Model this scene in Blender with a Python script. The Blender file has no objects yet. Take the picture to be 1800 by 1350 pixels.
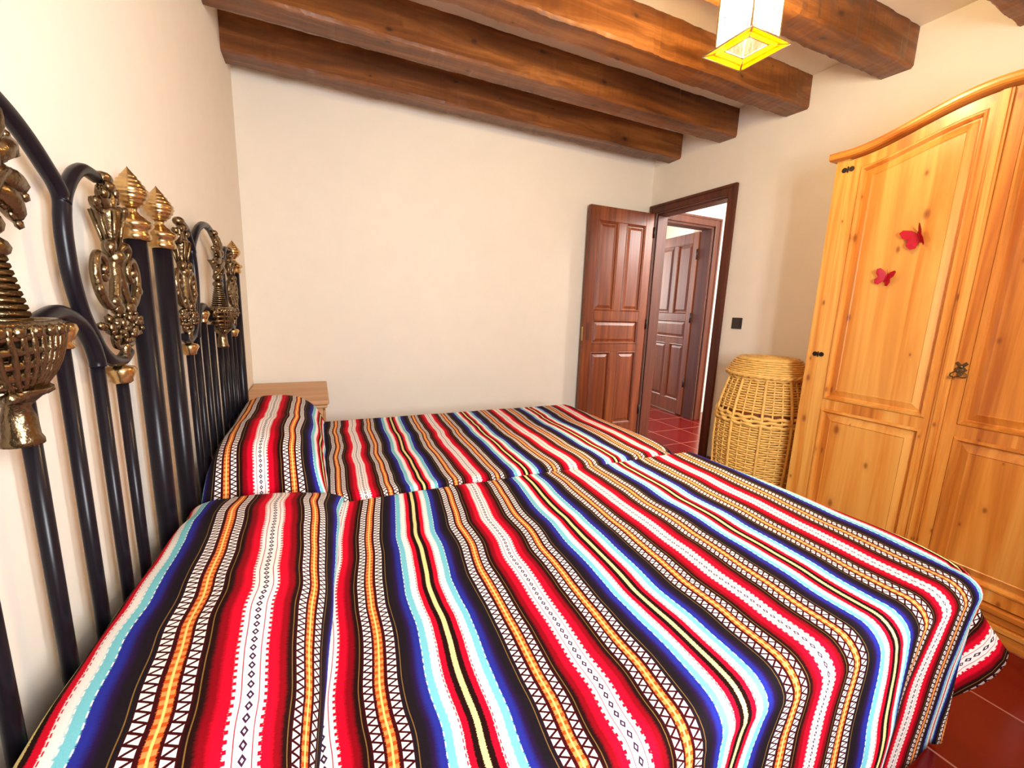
import bpy, bmesh, math, random
from mathutils import Vector, Matrix, noise
random.seed(7)
S = bpy.context.scene
C = S.collection
PI = math.pi
R = math.radians

# ------------------------------------------------------------------ helpers
class MB:
    """collects shapes in world coordinates; build() links them as ONE mesh object"""
    def __init__(self):
        self.bm = bmesh.new()
        self.uv = self.bm.loops.layers.uv.new('UVMap')
    def box(self, lo, hi, bev=0.0, segs=2):
        x0, y0, z0 = lo; x1, y1, z1 = hi
        v = [self.bm.verts.new(c) for c in ((x0,y0,z0),(x1,y0,z0),(x1,y1,z0),(x0,y1,z0),(x0,y0,z1),(x1,y0,z1),(x1,y1,z1),(x0,y1,z1))]
        fs = [self.bm.faces.new([v[i] for i in q]) for q in ((0,3,2,1),(4,5,6,7),(0,1,5,4),(1,2,6,5),(2,3,7,6),(3,0,4,7))]
        if bev > 0:
            es = list({e for f in fs for e in f.edges})
            bmesh.ops.bevel(self.bm, geom=es, offset=bev, segments=segs, affect='EDGES', profile=0.5)
        return self
    def rbox(self, c, half, rot, bev=0.0):
        """box centred on c with rotation matrix"""
        n0 = len(self.bm.verts)
        self.bm.verts.ensure_lookup_table()
        old = set(self.bm.verts)
        self.box([-h for h in half], half, bev)
        M = Matrix.Translation(c) @ rot.to_4x4()
        for v in self.bm.verts:
            if v not in old: v.co = M @ v.co
        return self
    def ring(self, pts):
        return [self.bm.verts.new(p) for p in pts]
    def bridge(self, a, b, smooth=True, close=True):
        n = len(a)
        for i in range(n if close else n-1):
            j = (i+1) % n
            try:
                f = self.bm.faces.new((a[i], a[j], b[j], b[i])); f.smooth = smooth
            except ValueError: pass
    def cap(self, r, flip=False, smooth=False):
        try:
            f = self.bm.faces.new(list(reversed(r)) if flip else r); f.smooth = smooth
        except ValueError: pass
    def lathe(self, prof, c, segs=24, axis='z', smooth=True, capends=True):
        """prof: (radius, height) pairs from bottom to top"""
        rs = []
        for r, h in prof:
            pts = []
            for i in range(segs):
                a = 2*PI*i/segs
                p = (r*math.cos(a), r*math.sin(a), h)
                if axis == 'x': p = (p[2], p[0], p[1])
                elif axis == 'y': p = (p[1], p[2], p[0])
                pts.append(Vector(c)+Vector(p))
            rs.append(self.ring(pts))
        for a, b in zip(rs, rs[1:]): self.bridge(a, b, smooth)
        if capends:
            self.cap(rs[0], True); self.cap(rs[-1])
        return self
    def tube(self, pts, r, segs=10, closed=False, caps=True):
        pts = [Vector(p) for p in pts]; n = len(pts)
        rad = r if hasattr(r, '__len__') else [r]*n
        rings = []; prev = None
        for i, p in enumerate(pts):
            if closed: t = pts[(i+1) % n]-pts[i-1]
            else: t = pts[min(i+1, n-1)]-pts[max(i-1, 0)]
            t.normalize()
            if prev is None:
                u = t.orthogonal().normalized()
            else:
                u = prev - t*prev.dot(t)
                u = u.normalized() if u.length > 1e-6 else t.orthogonal().normalized()
            prev = u; w = t.cross(u)
            rings.append(self.ring([p+(u*math.cos(2*PI*k/segs)+w*math.sin(2*PI*k/segs))*rad[i] for k in range(segs)]))
        for a, b in zip(rings, rings[1:]): self.bridge(a, b)
        if closed: self.bridge(rings[-1], rings[0])
        elif caps:
            self.cap(rings[0], True); self.cap(rings[-1])
        return self
    def blob(self, c, rad, rot=None, sub=2):
        m = Matrix.Translation(c)
        if rot is not None: m = m @ rot.to_4x4()
        m = m @ Matrix.Diagonal((*rad, 1)) if hasattr(rad, '__len__') else m @ Matrix.Scale(rad, 4)
        g = bmesh.ops.create_icosphere(self.bm, subdivisions=sub, radius=1, matrix=m)
        for v in g['verts']:
            for f in v.link_faces: f.smooth = True
        return self
    def prism(self, poly, d0, d1, axis='x', smooth=False):
        """poly of 2D points extruded along axis between d0 and d1"""
        def mk(d, q):
            if axis == 'x': return (d, q[0], q[1])
            if axis == 'y': return (q[0], d, q[1])
            return (q[0], q[1], d)
        a = self.ring([mk(d0, q) for q in poly]); b = self.ring([mk(d1, q) for q in poly])
        self.bridge(a, b, smooth); self.cap(a, True); self.cap(b)
        return self
    def loops(self, rings, capend=True):
        rs = [self.ring(r) for r in rings]
        for a, b in zip(rs, rs[1:]): self.bridge(a, b, False)
        if capend: self.cap(rs[-1])
        return self
    def build(self, name, mat, parent=None, norm=True):
        bm = self.bm
        if norm: bmesh.ops.recalc_face_normals(bm, faces=bm.faces)
        if parent is not None:
            off = origin_of(parent)
            bmesh.ops.translate(bm, verts=bm.verts, vec=-off)
        me = bpy.data.meshes.new(name); bm.to_mesh(me); bm.free()
        me.materials.append(mat)
        o = bpy.data.objects.new(name, me); C.objects.link(o)
        if parent is not None: o.parent = parent
        return o

def origin_of(o):
    v = Vector(o.location); p = o.parent
    while p is not None:
        v += Vector(p.location); p = p.parent
    return v
def tag(o, label=None, cat=None, group=None, kind=None):
    if label: o['label'] = label
    if cat: o['category'] = cat
    if group: o['group'] = group
    if kind: o['kind'] = kind
    return o
def empty(name, loc, label=None, cat=None, group=None, kind=None):
    o = bpy.data.objects.new(name, None); C.objects.link(o); o.location = loc
    o.empty_display_size = .1
    return tag(o, label, cat, group, kind)
def cr(pts, n=6):
    """Catmull-Rom resampling"""
    P = [Vector(p) for p in pts]; out = []
    for i in range(len(P)-1):
        a, b, c, d = P[max(i-1, 0)], P[i], P[i+1], P[min(i+2, len(P)-1)]
        for k in range(n):
            t = k/n
            out.append(.5*((2*b)+(c-a)*t+(2*a-5*b+4*c-d)*t*t+(3*b-a-3*c+d)*t**3))
    out.append(P[-1]); return out
def sstep(t):
    t = max(0., min(1., t)); return t*t*(3-2*t)

# ------------------------------------------------------------------ materials
def newmat(name):
    m = bpy.data.materials.new(name); m.use_nodes = True
    nt = m.node_tree; b = nt.nodes['Principled BSDF']
    return m, nt, b
def srgb(r, g, b):
    f = lambda c: (c/255/12.92 if c/255 <= .04045 else ((c/255+.055)/1.055)**2.4)
    return (f(r), f(g), f(b), 1)
class NG:
    def __init__(s, nt): s.nt = nt
    def n(s, t, **k):
        q = s.nt.nodes.new(t)
        for a, v in k.items(): setattr(q, a, v)
        return q
    def l(s, a, b): s.nt.links.new(a, b)
    def m(s, op, a, b=None, c=None, clamp=False):
        q = s.n('ShaderNodeMath', operation=op); q.use_clamp = clamp
        for i, v in enumerate((a, b, c)):
            if v is None: continue
            if isinstance(v, (int, float)): q.inputs[i].default_value = v
            else: s.l(v, q.inputs[i])
        return q.outputs[0]
    def mix(s, f, a, b, blend='MIX'):
        q = s.n('ShaderNodeMix', data_type='RGBA', blend_type=blend)
        for i, v in ((0, f), (6, a), (7, b)):
            if isinstance(v, (int, float)): q.inputs[i].default_value = v
            elif isinstance(v, tuple): q.inputs[i].default_value = v
            else: s.l(v, q.inputs[i])
        return q.outputs[2]
    def ramp(s, fac, stops, interp='LINEAR'):
        q = s.n('ShaderNodeValToRGB'); e = q.color_ramp.elements; q.color_ramp.interpolation = interp
        while len(e) > 1: e.remove(e[-1])
        e[0].position = stops[0][0]; e[0].color = stops[0][1]
        for p, c in stops[1:]:
            el = e.new(p); el.color = c
        s.l(fac, q.inputs[0]); return q.outputs[0]

def plain(name, col, rough=.5, metal=0., spec=.5, bump=0., bscale=60.):
    m, nt, b = newmat(name); g = NG(nt)
    b.inputs['Base Color'].default_value = col
    b.inputs['Roughness'].default_value = rough; b.inputs['Metallic'].default_value = metal
    b.inputs['Specular IOR Level'].default_value = spec
    tc = g.n('ShaderNodeTexCoord'); nz = g.n('ShaderNodeTexNoise'); nz.inputs['Scale'].default_value = bscale
    nz.inputs['Detail'].default_value = 4
    g.l(tc.outputs['Object'], nz.inputs['Vector'])
    v = g.ramp(nz.outputs[0], [(.3, tuple(c*.86 for c in col[:3])+(1,)), (.7, tuple(min(1, c*1.1) for c in col[:3])+(1,))])
    g.l(v, b.inputs['Base Color'])
    if bump:
        bp = g.n('ShaderNodeBump'); bp.inputs['Strength'].default_value = bump; bp.inputs['Distance'].default_value = .004
        g.l(nz.outputs[0], bp.inputs['Height']); g.l(bp.outputs[0], b.inputs['Normal'])
    return m

def wood(name, cols, axis='z', grain=26., stretch=.06, rough=.4, knots=0., knot_col=None, bump=.1, coat=0., spec=.5, planks=None, kscale=3.2):
    """cols: dark, mid, light; grain runs along axis"""
    m, nt, b = newmat(name); g = NG(nt)
    tc = g.n('ShaderNodeTexCoord'); mp = g.n('ShaderNodeMapping')
    sc = [1, 1, 1]; sc['xyz'.index(axis)] = stretch
    mp.inputs['Scale'].default_value = sc
    g.l(tc.outputs['Object'], mp.inputs['Vector'])
    vec = mp.outputs[0]
    nz = g.n('ShaderNodeTexNoise'); nz.inputs['Scale'].default_value = grain; nz.inputs['Detail'].default_value = 5
    nz.inputs['Roughness'].default_value = .6; nz.inputs['Distortion'].default_value = .6
    g.l(vec, nz.inputs['Vector'])
    n2 = g.n('ShaderNodeTexNoise'); n2.inputs['Scale'].default_value = grain*.22; n2.inputs['Detail'].default_value = 2
    g.l(vec, n2.inputs['Vector'])
    f = g.m('ADD', g.m('MULTIPLY', nz.outputs[0], .6), g.m('MULTIPLY', n2.outputs[0], .4))
    col = g.ramp(f, [(.34, cols[0]), (.5, cols[1]), (.66, cols[2])])
    if planks:
        # staves glued side by side: each stave takes its own tint
        ax, w = planks
        sp = g.n('ShaderNodeSeparateXYZ'); g.l(tc.outputs['Object'], sp.inputs[0])
        q = g.m('FLOOR', g.m('DIVIDE', sp.outputs['xyz'.index(ax)], w))
        wn = g.n('ShaderNodeTexWhiteNoise', noise_dimensions='1D'); g.l(q, wn.inputs['W'])
        col = g.mix(g.m('MULTIPLY', wn.outputs[0], .38), col, cols[2])
    if knots:
        sk = g.n('ShaderNodeSeparateXYZ'); g.l(tc.outputs['Object'], sk.inputs[0]); ck = g.n('ShaderNodeCombineXYZ')
        i0 = 'xyz'.index(axis); oth = [i for i in range(3) if i != i0]
        g.l(g.m('MULTIPLY', sk.outputs[i0], .55), ck.inputs[0])
        g.l(g.m('ADD', sk.outputs[oth[0]], sk.outputs[oth[1]]) , ck.inputs[1])
        vo = g.n('ShaderNodeTexVoronoi', voronoi_dimensions='2D'); vo.inputs['Scale'].default_value = kscale; vo.inputs['Randomness'].default_value = 1
        g.l(ck.outputs[0], vo.inputs['Vector'])
        # every knot its own size
        sc_ = g.n('ShaderNodeSeparateColor'); g.l(vo.outputs['Color'], sc_.inputs[0])
        dd = g.m('DIVIDE', vo.outputs['Distance'], g.m('ADD', g.m('MULTIPLY', sc_.outputs[0], .9), .15))
        dd = g.m('ADD', dd, g.m('MULTIPLY', g.m('SUBTRACT', nz.outputs[0], .5), knots*.5))
        kk = g.ramp(dd, [(0, (.9,.9,.9,1)), (knots*.5, (.65,.65,.65,1)), (knots, (.12,.12,.12,1)), (knots*2.2, (0,0,0,1))])
        col = g.mix(kk, col, knot_col or cols[0])
    g.l(col, b.inputs['Base Color'])
    b.inputs['Roughness'].default_value = rough; b.inputs['Specular IOR Level'].default_value = spec
    b.inputs['Coat Weight'].default_value = coat; b.inputs['Coat Roughness'].default_value = .18
    if bump:
        bp = g.n('ShaderNodeBump'); bp.inputs['Strength'].default_value = bump; bp.inputs['Distance'].default_value = .004
        g.l(nz.outputs[0], bp.inputs['Height']); g.l(bp.outputs[0], b.inputs['Normal'])
    return m

def plaster(name, col, bump=.25):
    m, nt, b = newmat(name); g = NG(nt)
    tc = g.n('ShaderNodeTexCoord')
    nz = g.n('ShaderNodeTexNoise'); nz.inputs['Scale'].default_value = 7; nz.inputs['Detail'].default_value = 8; nz.inputs['Roughness'].default_value = .65
    g.l(tc.outputs['Object'], nz.inputs['Vector'])
    c = g.ramp(nz.outputs[0], [(.3, tuple(x*.965 for x in col[:3])+(1,)), (.7, col)])
    g.l(c, b.inputs['Base Color']); b.inputs['Roughness'].default_value = .85; b.inputs['Specular IOR Level'].default_value = .25
    bp = g.n('ShaderNodeBump'); bp.inputs['Strength'].default_value = bump; bp.inputs['Distance'].default_value = .006
    g.l(nz.outputs[0], bp.inputs['Height']); g.l(bp.outputs[0], b.inputs['Normal'])
    return m

def tiles(name):
    m, nt, b = newmat(name); g = NG(nt)
    tc = g.n('ShaderNodeTexCoord'); mp = g.n('ShaderNodeMapping'); mp.inputs['Location'].default_value = (-3.84, -3.2, 0)
    g.l(tc.outputs['Object'], mp.inputs['Vector'])
    br = g.n('ShaderNodeTexBrick'); br.offset = 0; br.offset_frequency = 1
    br.inputs['Scale'].default_value = 1; br.inputs['Brick Width'].default_value = .38; br.inputs['Row Height'].default_value = .38
    br.inputs['Mortar Size'].default_value = .004; br.inputs['Mortar Smooth'].default_value = .2
    br.inputs['Color1'].default_value = srgb(98, 8, 4); br.inputs['Color2'].default_value = srgb(112, 14, 7)
    br.inputs['Mortar'].default_value = srgb(176, 112, 96)
    g.l(mp.outputs[0], br.inputs['Vector'])
    nz = g.n('ShaderNodeTexNoise'); nz.inputs['Scale'].default_value = 9; nz.inputs['Detail'].default_value = 5
    g.l(tc.outputs['Object'], nz.inputs['Vector'])
    c = g.mix(g.m('MULTIPLY', nz.outputs[0], .35), br.outputs['Color'], srgb(80, 10, 6))
    g.l(c, b.inputs['Base Color'])
    b.inputs['Roughness'].default_value = .22
    bp = g.n('ShaderNodeBump'); bp.inputs['Strength'].default_value = .3; bp.inputs['Distance'].default_value = .003
    g.l(g.m('SUBTRACT', 1., br.outputs['Fac']), bp.inputs['Height']); g.l(bp.outputs[0], b.inputs['Normal'])
    return m

PER = .455
def serape(name):
    """woven blanket stripes: U runs across the stripes (metres), V along them"""
    m, nt, b = newmat(name); g = NG(nt)
    tc = g.n('ShaderNodeTexCoord'); sp = g.n('ShaderNodeSeparateXYZ'); g.l(tc.outputs['UV'], sp.inputs[0])
    u, v = sp.outputs[0], sp.outputs[1]
    # the stripes wander a little along the cloth
    cx = g.n('ShaderNodeCombineXYZ'); g.l(g.m('MULTIPLY', u, 1.3), cx.inputs[0]); g.l(g.m('MULTIPLY', v, 4.2), cx.inputs[1])
    wn = g.n('ShaderNodeTexNoise'); wn.inputs['Scale'].default_value = 1.; wn.inputs['Detail'].default_value = 1.5
    g.l(cx.outputs[0], wn.inputs['Vector'])
    u = g.m('ADD', u, g.m('MULTIPLY', g.m('SUBTRACT', wn.outputs[0], .5), .042))
    # thread jitter on gradients
    cj = g.n('ShaderNodeCombineXYZ'); g.l(g.m('MULTIPLY', u, 90.), cj.inputs[0]); g.l(g.m('MULTIPLY', v, 520.), cj.inputs[1])
    jn = g.n('ShaderNodeTexNoise'); jn.inputs['Scale'].default_value = 1.; jn.inputs['Detail'].default_value = 1
    g.l(cj.outputs[0], jn.inputs['Vector'])
    t = g.m('PINGPONG', u, PER/2)
    tj = g.m('ADD', t, g.m('MULTIPLY', g.m('SUBTRACT', jn.outputs[0], .5), .006))
    H = PER/2
    W = srgb(250, 244, 236); RED = srgb(222, 4, 40); DR = srgb(138, 0, 16); BB = srgb(34, 6, 4); MAR = srgb(62, 4, 8)
    OR = srgb(206, 84, 26); BL = srgb(26, 18, 24); NAV = srgb(40, 16, 62); BLU = srgb(38, 44, 146); TEA = srgb(122, 202, 212); YEL = srgb(238, 226, 150)
    st = [(0, W), (.0212, W), (.0216, RED), (.033, RED), (.040, DR), (.046, DR), (.052, BB), (.062, BB), (.066, MAR),
          (.0846, MAR), (.085, OR), (.1008, OR), (.1012, MAR), (.122, MAR), (.126, BL), (.144, BL), (.153, NAV), (.162, BLU),
          (.170, BLU), (.1715, TEA), (.184, TEA), (.188, W), (.2008, W), (.2012, RED), (.2112, RED), (.2130, BB), (.2226, BB), (.2230, YEL)]
    base = g.ramp(g.m('DIVIDE', tj, H), [(p/H, c) for p, c in st])
    col = base
    def band(c, w, x=t): return g.m('LESS_THAN', g.m('ABSOLUTE', g.m('SUBTRACT', x, c)), w)
    def rep(p): return g.m('FRACT', g.m('DIVIDE', v, p))
    def tri(p): return g.m('PINGPONG', g.m('DIVIDE', v, p), .5)      # 0 .. 0.5
    def NOT(x): return g.m('SUBTRACT', 1., x)
    def AND(a, b): return g.m('MULTIPLY', a, b)
    # zigzag ribbons: white triangles between dark crossing threads
    for c, w in ((.0735, .0072), (.1150, .0080)):
        a = g.m('DIVIDE', g.m('ADD', g.m('SUBTRACT', t, c), w), 2*w)      # 0..1 across
        z = g.m('MULTIPLY', tri(.0145), 2.)
        line = g.m('LESS_THAN', g.m('ABSOLUTE', g.m('SUBTRACT', a, z)), .25)
        col = g.mix(AND(band(c, w), NOT(line)), col, W)
    # orange ribbon: bright stitch spine and round stitches
    st2 = band(.093, .0017)
    dots = AND(band(.093, .0072), g.m('GREATER_THAN', g.m('SINE', g.m('MULTIPLY', v, 2*PI/.0135)), -.15))
    col = g.mix(dots, col, srgb(248, 150, 78)); col = g.mix(st2, col, srgb(255, 216, 120))
    # thin gold threads
    for c in (.0585, .1305): col = g.mix(band(c, .0008), col, srgb(132, 98, 48))
    # diamond chain and thin red lines inside the white band, serrated rim
    x = g.m('ADD', g.m('ABSOLUTE', g.m('DIVIDE', t, .0058)), g.m('ABSOLUTE', g.m('SUBTRACT', g.m('MULTIPLY', rep(.0170), 2.), 1.)))
    ring = g.m('LESS_THAN', g.m('ABSOLUTE', g.m('SUBTRACT', x, .62)), .26)
    col = g.mix(AND(ring, g.m('LESS_THAN', t, .0058)), col, srgb(64, 28, 60))
    col = g.mix(band(.0112, .0007), col, srgb(196, 40, 60))
    ser = AND(band(.0200, .0022), g.m('GREATER_THAN', rep(.0115), .55))
    col = g.mix(ser, col, RED)
    # dashed threads beside the white and the teal
    for c, cc, pp in ((.1990, RED, .011), (.1712, W, .016), (.1852, W, .013)):
        col = g.mix(AND(band(c, .0009), g.m('GREATER_THAN', rep(pp), .42)), col, cc)
    # wool: light and dark fibres
    fb = g.n('ShaderNodeTexNoise'); fb.inputs['Scale'].default_value = 1; fb.inputs['Detail'].default_value = 2
    cf = g.n('ShaderNodeCombineXYZ'); g.l(g.m('MULTIPLY', u, 700.), cf.inputs[0]); g.l(g.m('MULTIPLY', v, 900.), cf.inputs[1])
    g.l(cf.outputs[0], fb.inputs['Vector'])
    col = g.mix(.22, col, g.ramp(fb.outputs[0], [(.3, (.35,.35,.35,1)), (.7, (1,1,1,1))]), 'MULTIPLY')
    g.l(col, b.inputs['Base Color'])
    b.inputs['Roughness'].default_value = .9; b.inputs['Specular IOR Level'].default_value = .12
    bp = g.n('ShaderNodeBump'); bp.inputs['Strength'].default_value = .35; bp.inputs['Distance'].default_value = .0015
    g.l(fb.outputs[0], bp.inputs['Height']); g.l(bp.outputs[0], b.inputs['Normal'])
    return m

def emit(name, col, s):
    m, nt, b = newmat(name)
    b.inputs['Base Color'].default_value = col
    b.inputs['Emission Color'].default_value = col; b.inputs['Emission Strength'].default_value = s
    return m
def glass(name, tint, mixf, emis=0., pattern=None):
    """thin pane: lets light through with a tint, a little gloss and milkiness"""
    m = bpy.data.materials.new(name); m.use_nodes = True; nt = m.node_tree; g = NG(nt)
    nt.nodes.clear()
    out = g.n('ShaderNodeOutputMaterial'); tr = g.n('ShaderNodeBsdfTransparent'); tr.inputs[0].default_value = tint
    di = g.n('ShaderNodeBsdfTranslucent'); di.inputs[0].default_value = tint
    gl = g.n('ShaderNodeBsdfGlossy'); gl.inputs['Roughness'].default_value = .08
    m1 = g.n('ShaderNodeMixShader'); m1.inputs[0].default_value = mixf
    g.l(tr.outputs[0], m1.inputs[1]); g.l(di.outputs[0], m1.inputs[2])
    m2 = g.n('ShaderNodeMixShader'); m2.inputs[0].default_value = .06
    g.l(m1.outputs[0], m2.inputs[1]); g.l(gl.outputs[0], m2.inputs[2])
    if pattern:
        tc = g.n('ShaderNodeTexCoord'); mp = g.n('ShaderNodeMapping'); mp.inputs['Scale'].default_value = (46, 46, 20)
        g.l(tc.outputs['Object'], mp.inputs['Vector'])
        nz = g.n('ShaderNodeTexNoise'); nz.inputs['Scale'].default_value = 1.; nz.inputs['Detail'].default_value = 2; nz.inputs['Distortion'].default_value = 1.5
        g.l(mp.outputs[0], nz.inputs['Vector'])
        c = g.ramp(nz.outputs[0], [(.40, tint), (.52, pattern[0]), (.60, tint), (.68, pattern[1])])
        g.l(c, tr.inputs[0]); g.l(c, di.inputs[0])
    g.l(m2.outputs[0], out.inputs[0])
    return m

M = {}
M['wall'] = plaster('wall_plaster', (.86, .79, .67, 1))
M['ceil'] = plaster('ceiling_plaster', (.84, .78, .68, 1))
M['tile'] = tiles('red_clay_tiles')
M['beam'] = wood('dark_beam_wood', (srgb(66, 30, 6), srgb(112, 62, 20), srgb(164, 104, 48)), 'x', 16., .09, .42, .075, srgb(34, 12, 4), .5, kscale=4.6)
M['mahog'] = wood('mahogany_wood', (srgb(84, 34, 10), srgb(118, 54, 20), srgb(146, 76, 32)), 'z', 30., .05, .42, 0, None, .06, coat=.08)
M['frame'] = wood('dark_door_frame_wood', (srgb(58, 20, 6), srgb(84, 34, 12), srgb(104, 46, 18)), 'z', 30., .05, .5, 0, None, .05, coat=.03)
PC = (srgb(172, 90, 26), srgb(218, 138, 52), srgb(242, 184, 94))
M['pine'] = wood('honey_pine_wood', PC, 'z', 24., .04, .34, .10, srgb(130, 62, 16), .05, coat=.15, kscale=8.)
M['pinep'] = wood('honey_pine_boards', PC, 'z', 14., .05, .34, .085, srgb(136, 66, 16), .05, coat=.15, planks=('y', .085), kscale=5.5)
M['piney'] = wood('honey_pine_rail_wood', PC, 'y', 20., .05, .34, .06, srgb(136, 66, 16), .05, coat=.15, kscale=5.)
M['stand'] = wood('tan_wood', (srgb(172, 120, 74), srgb(196, 146, 98), srgb(210, 164, 116)), 'x', 22., .06, .5, 0, None, .05)
M['wick'] = plain('wicker', srgb(240, 194, 104), .45, 0, .4, .2, 40)
M['wickshade'] = plain('wicker_gap_shade', srgb(120, 66, 16), .6, 0, .3, .2, 40)
M['iron'] = plain('black_enamelled_iron', (.007, .005, .008, 1), .30, 0, .22)
M['bronze'] = plain('aged_bronze', (.20, .14, .075, 1), .27, 1., .5, .5, 110)
M['brass'] = plain('polished_brass', (.56, .38, .17, 1), .22, 1., .5)
M['dark'] = plain('dark_iron', (.03, .022, .02, 1), .45, .6, .5)
M['switch'] = plain('dark_brown_plastic', (.025, .018, .014, 1), .35)
M['red'] = plain('red_enamel', (.44, .001, .012, 1), .45, 0, .25)
M['cloth'] = serape('striped_blanket')
M['matt'] = plain('mattress_ticking', (.62, .6, .58, 1), .9)
M['came'] = plain('lantern_brass_came', (.62, .47, .25, 1), .4, .8)
M['lglass'] = glass('lantern_milk_glass', (.97, .97, .94, 1), .55, pattern=((.55, .62, .50, 1), (.80, .62, .35, 1)))
M['yglass'] = glass('yellow_glass', (1., .62, .03, 1), .8)
M['pane'] = glass('window_glass', (.96, .97, .98, 1), .02)
M['bulb'] = emit('lit_bulb', (1, .70, .42, 1), 3600.)
M['white'] = plain('white_paint', (.8, .78, .74, 1), .5)

# ------------------------------------------------------------------ room dimensions
D = 3.176; W = 3.17; ZC = 2.635; YN = -.62
def struct(name, mb, mat, parent=None):
    o = mb.build(name, mat, parent)
    if parent is None: o['kind'] = 'structure'
    return o
HX = 5.6; HY = 6.0
struct('floor', MB().box((-.15, YN-.15, -.1), (HX+.1, HY, 0)), M['tile'])
struct('ceiling', MB().box((-.15, YN-.15, ZC), (HX+.1, HY, ZC+.1)), M['ceil'])
struct('wall_left', MB().box((-.15, YN-.15, 0), (0, D+.15, ZC)), M['wall'])
struct('wall_far', MB().box((0, D, 0), (W, D+.15, ZC)), M['wall'])
# right wall with the doorway
OY0, OY1, OZ = 2.35, 3.085, 2.06
b = MB(); T = .11
b.box((W, YN-.15, 0), (W+T, OY0, ZC)); b.box((W, OY1, 0), (W+T, D+.29, ZC)); b.box((W, OY0, OZ), (W+T, OY1, ZC))
struct('wall_right', b, M['wall'])
# near wall behind the camera with the window opening
WX0, WX1, WZ0, WZ1 = .70, 1.36, 1.0, 1.9
b = MB()
b.box((0, YN-.15, 0), (WX0, YN, ZC)); b.box((WX1, YN-.15, 0), (W, YN, ZC))
b.box((WX0, YN-.15, 0), (WX1, YN, WZ0)); b.box((WX0, YN-.15, WZ1), (WX1, YN, ZC))
struct('wall_near', b, M['wall'])
w = empty('window_1', ((WX0+WX1)/2, YN-.08, WZ0), kind='structure')
b = MB()
for x0, x1 in ((WX0, WX0+.05), (WX1-.05, WX1), ((WX0+WX1)/2-.05, (WX0+WX1)/2+.05)):
    b.box((x0, YN-.11, WZ0), (x1, YN-.05, WZ1), .004)
for z0, z1 in ((WZ0, WZ0+.06), (WZ1-.06, WZ1)): b.box((WX0+.05, YN-.105, z0), (WX1-.05, YN-.055, z1), .004)
b.build('window_frame', M['frame'], w)
for x0, x1 in ((WX0+.05, (WX0+WX1)/2-.05), ((WX0+WX1)/2+.05, WX1-.05)):
    MB().box((x0, YN-.083, WZ0+.06), (x1, YN-.079, WZ1-.06)).build('pane', M['pane'], w)
# hall beyond the door
HW = 3.46
b = MB()
AX0, AX1, AZ = 3.55, 4.295, 2.12
b.box((W+T, HW, 0), (AX0, HW+.14, ZC)); b.box((AX1, HW, 0), (4.415, HW+.14, ZC)); b.box((AX0, HW, AZ), (AX1, HW+.14, ZC))
struct('wall_hall', b, M['wall'])
struct('wall_hall_recess', MB().box((4.415, 3.70, 0), (HX, 3.84, ZC)), M['wall'])
struct('wall_hall_end', MB().box((HX, YN-.15, 0), (HX+.1, HY, ZC)), M['wall'])
struct('wall_back_room', MB().box((W+T, HY-.1, 0), (HX, HY, ZC)), M['wall'])
# baseboards
bb = .015
struct('baseboard_far', MB().box((0, D-bb, 0), (W-.09, D, .10), .003), M['frame'])
struct('baseboard_right', MB().box((W-bb, YN, 0), (W, 2.27, .10), .003), M['frame'])
struct('baseboard_left', MB().box((0, YN, 0), (bb, D-bb, .10), .003), M['frame'])

# ------------------------------------------------------------------ panelled doors
def door_leaf(root, org, dx, dn, width, z0, z1, thick=.038, knob_side=None):
    """org: hinge corner on the floor; dx: unit vector along the leaf; dn: unit normal towards the viewer"""
    org = Vector(org); dx = Vector(dx); dn = Vector(dn)
    def P(a, z, n): return org + dx*a + Vector((0, 0, z)) + dn*n
    def slab(mb, a0, a1, q0, q1, n0, n1):
        r0 = [P(a0, q0, n0), P(a1, q0, n0), P(a1, q1, n0), P(a0, q1, n0)]
        r1 = [P(a0, q0, n1), P(a1, q0, n1), P(a1, q1, n1), P(a0, q1, n1)]
        e = .003
        r2 = [P(a0+e, q0+e, n1+.0), P(a1-e, q0+e, n1), P(a1-e, q1-e, n1), P(a0+e, q1-e, n1)]
        a = mb.ring(r0); bq = mb.ring([P(a0, q0, n1-e), P(a1, q0, n1-e), P(a1, q1, n1-e), P(a0, q1, n1-e)]); c = mb.ring(r2)
        mb.bridge(a, bq, False); mb.bridge(bq, c, False); mb.cap(a, True); mb.cap(c)
    st = .085; H = z1-z0; mid = width/2
    rails = [(z0, z0+.16), (z0+.83, z0+.90), (z0+1.10, z0+1.13), (z0+1.13, z0+1.19), (z1-.115, z1)]
    m = MB()
    slab(m, 0, width, z0, z1, -thick, -.016)
    for a0, a1 in ((0, st), (width-st, width)): slab(m, a0, a1, z0, z1, -.016, 0)
    for q0, q1 in (rails[0], rails[1], (z0+1.11, z0+1.19), rails[4]): slab(m, st, width-st, q0, q1, -.016, 0)
    for q0, q1 in ((rails[0][1], rails[1][0]), (z0+1.19, rails[4][0])): slab(m, mid-.04, mid+.04, q0, q1, -.016, 0)
    leaf = m.build('leaf', M['mahog'], root)
    def panel(a0, a1, q0, q1):
        k = MB()
        def lp(d, n): return [P(a0+d, q0+d, n), P(a1-d, q0+d, n), P(a1-d, q1-d, n), P(a0+d, q1-d, n)]
        k.loops([lp(0, -.0155), lp(0, -.001), lp(.006, .003), lp(.014, -.004), lp(.016, -.013), lp(.024, -.013), lp(.046, -.004)])
        k.build('panel', M['mahog'], leaf)
    for a0, a1 in ((st, mid-.04), (mid+.04, width-st)):
        panel(a0, a1, rails[0][1], rails[1][0]); panel(a0, a1, z0+1.19, rails[4][0])
    panel(st, width-st, rails[1][1], z0+1.11)
    return leaf, P
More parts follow.
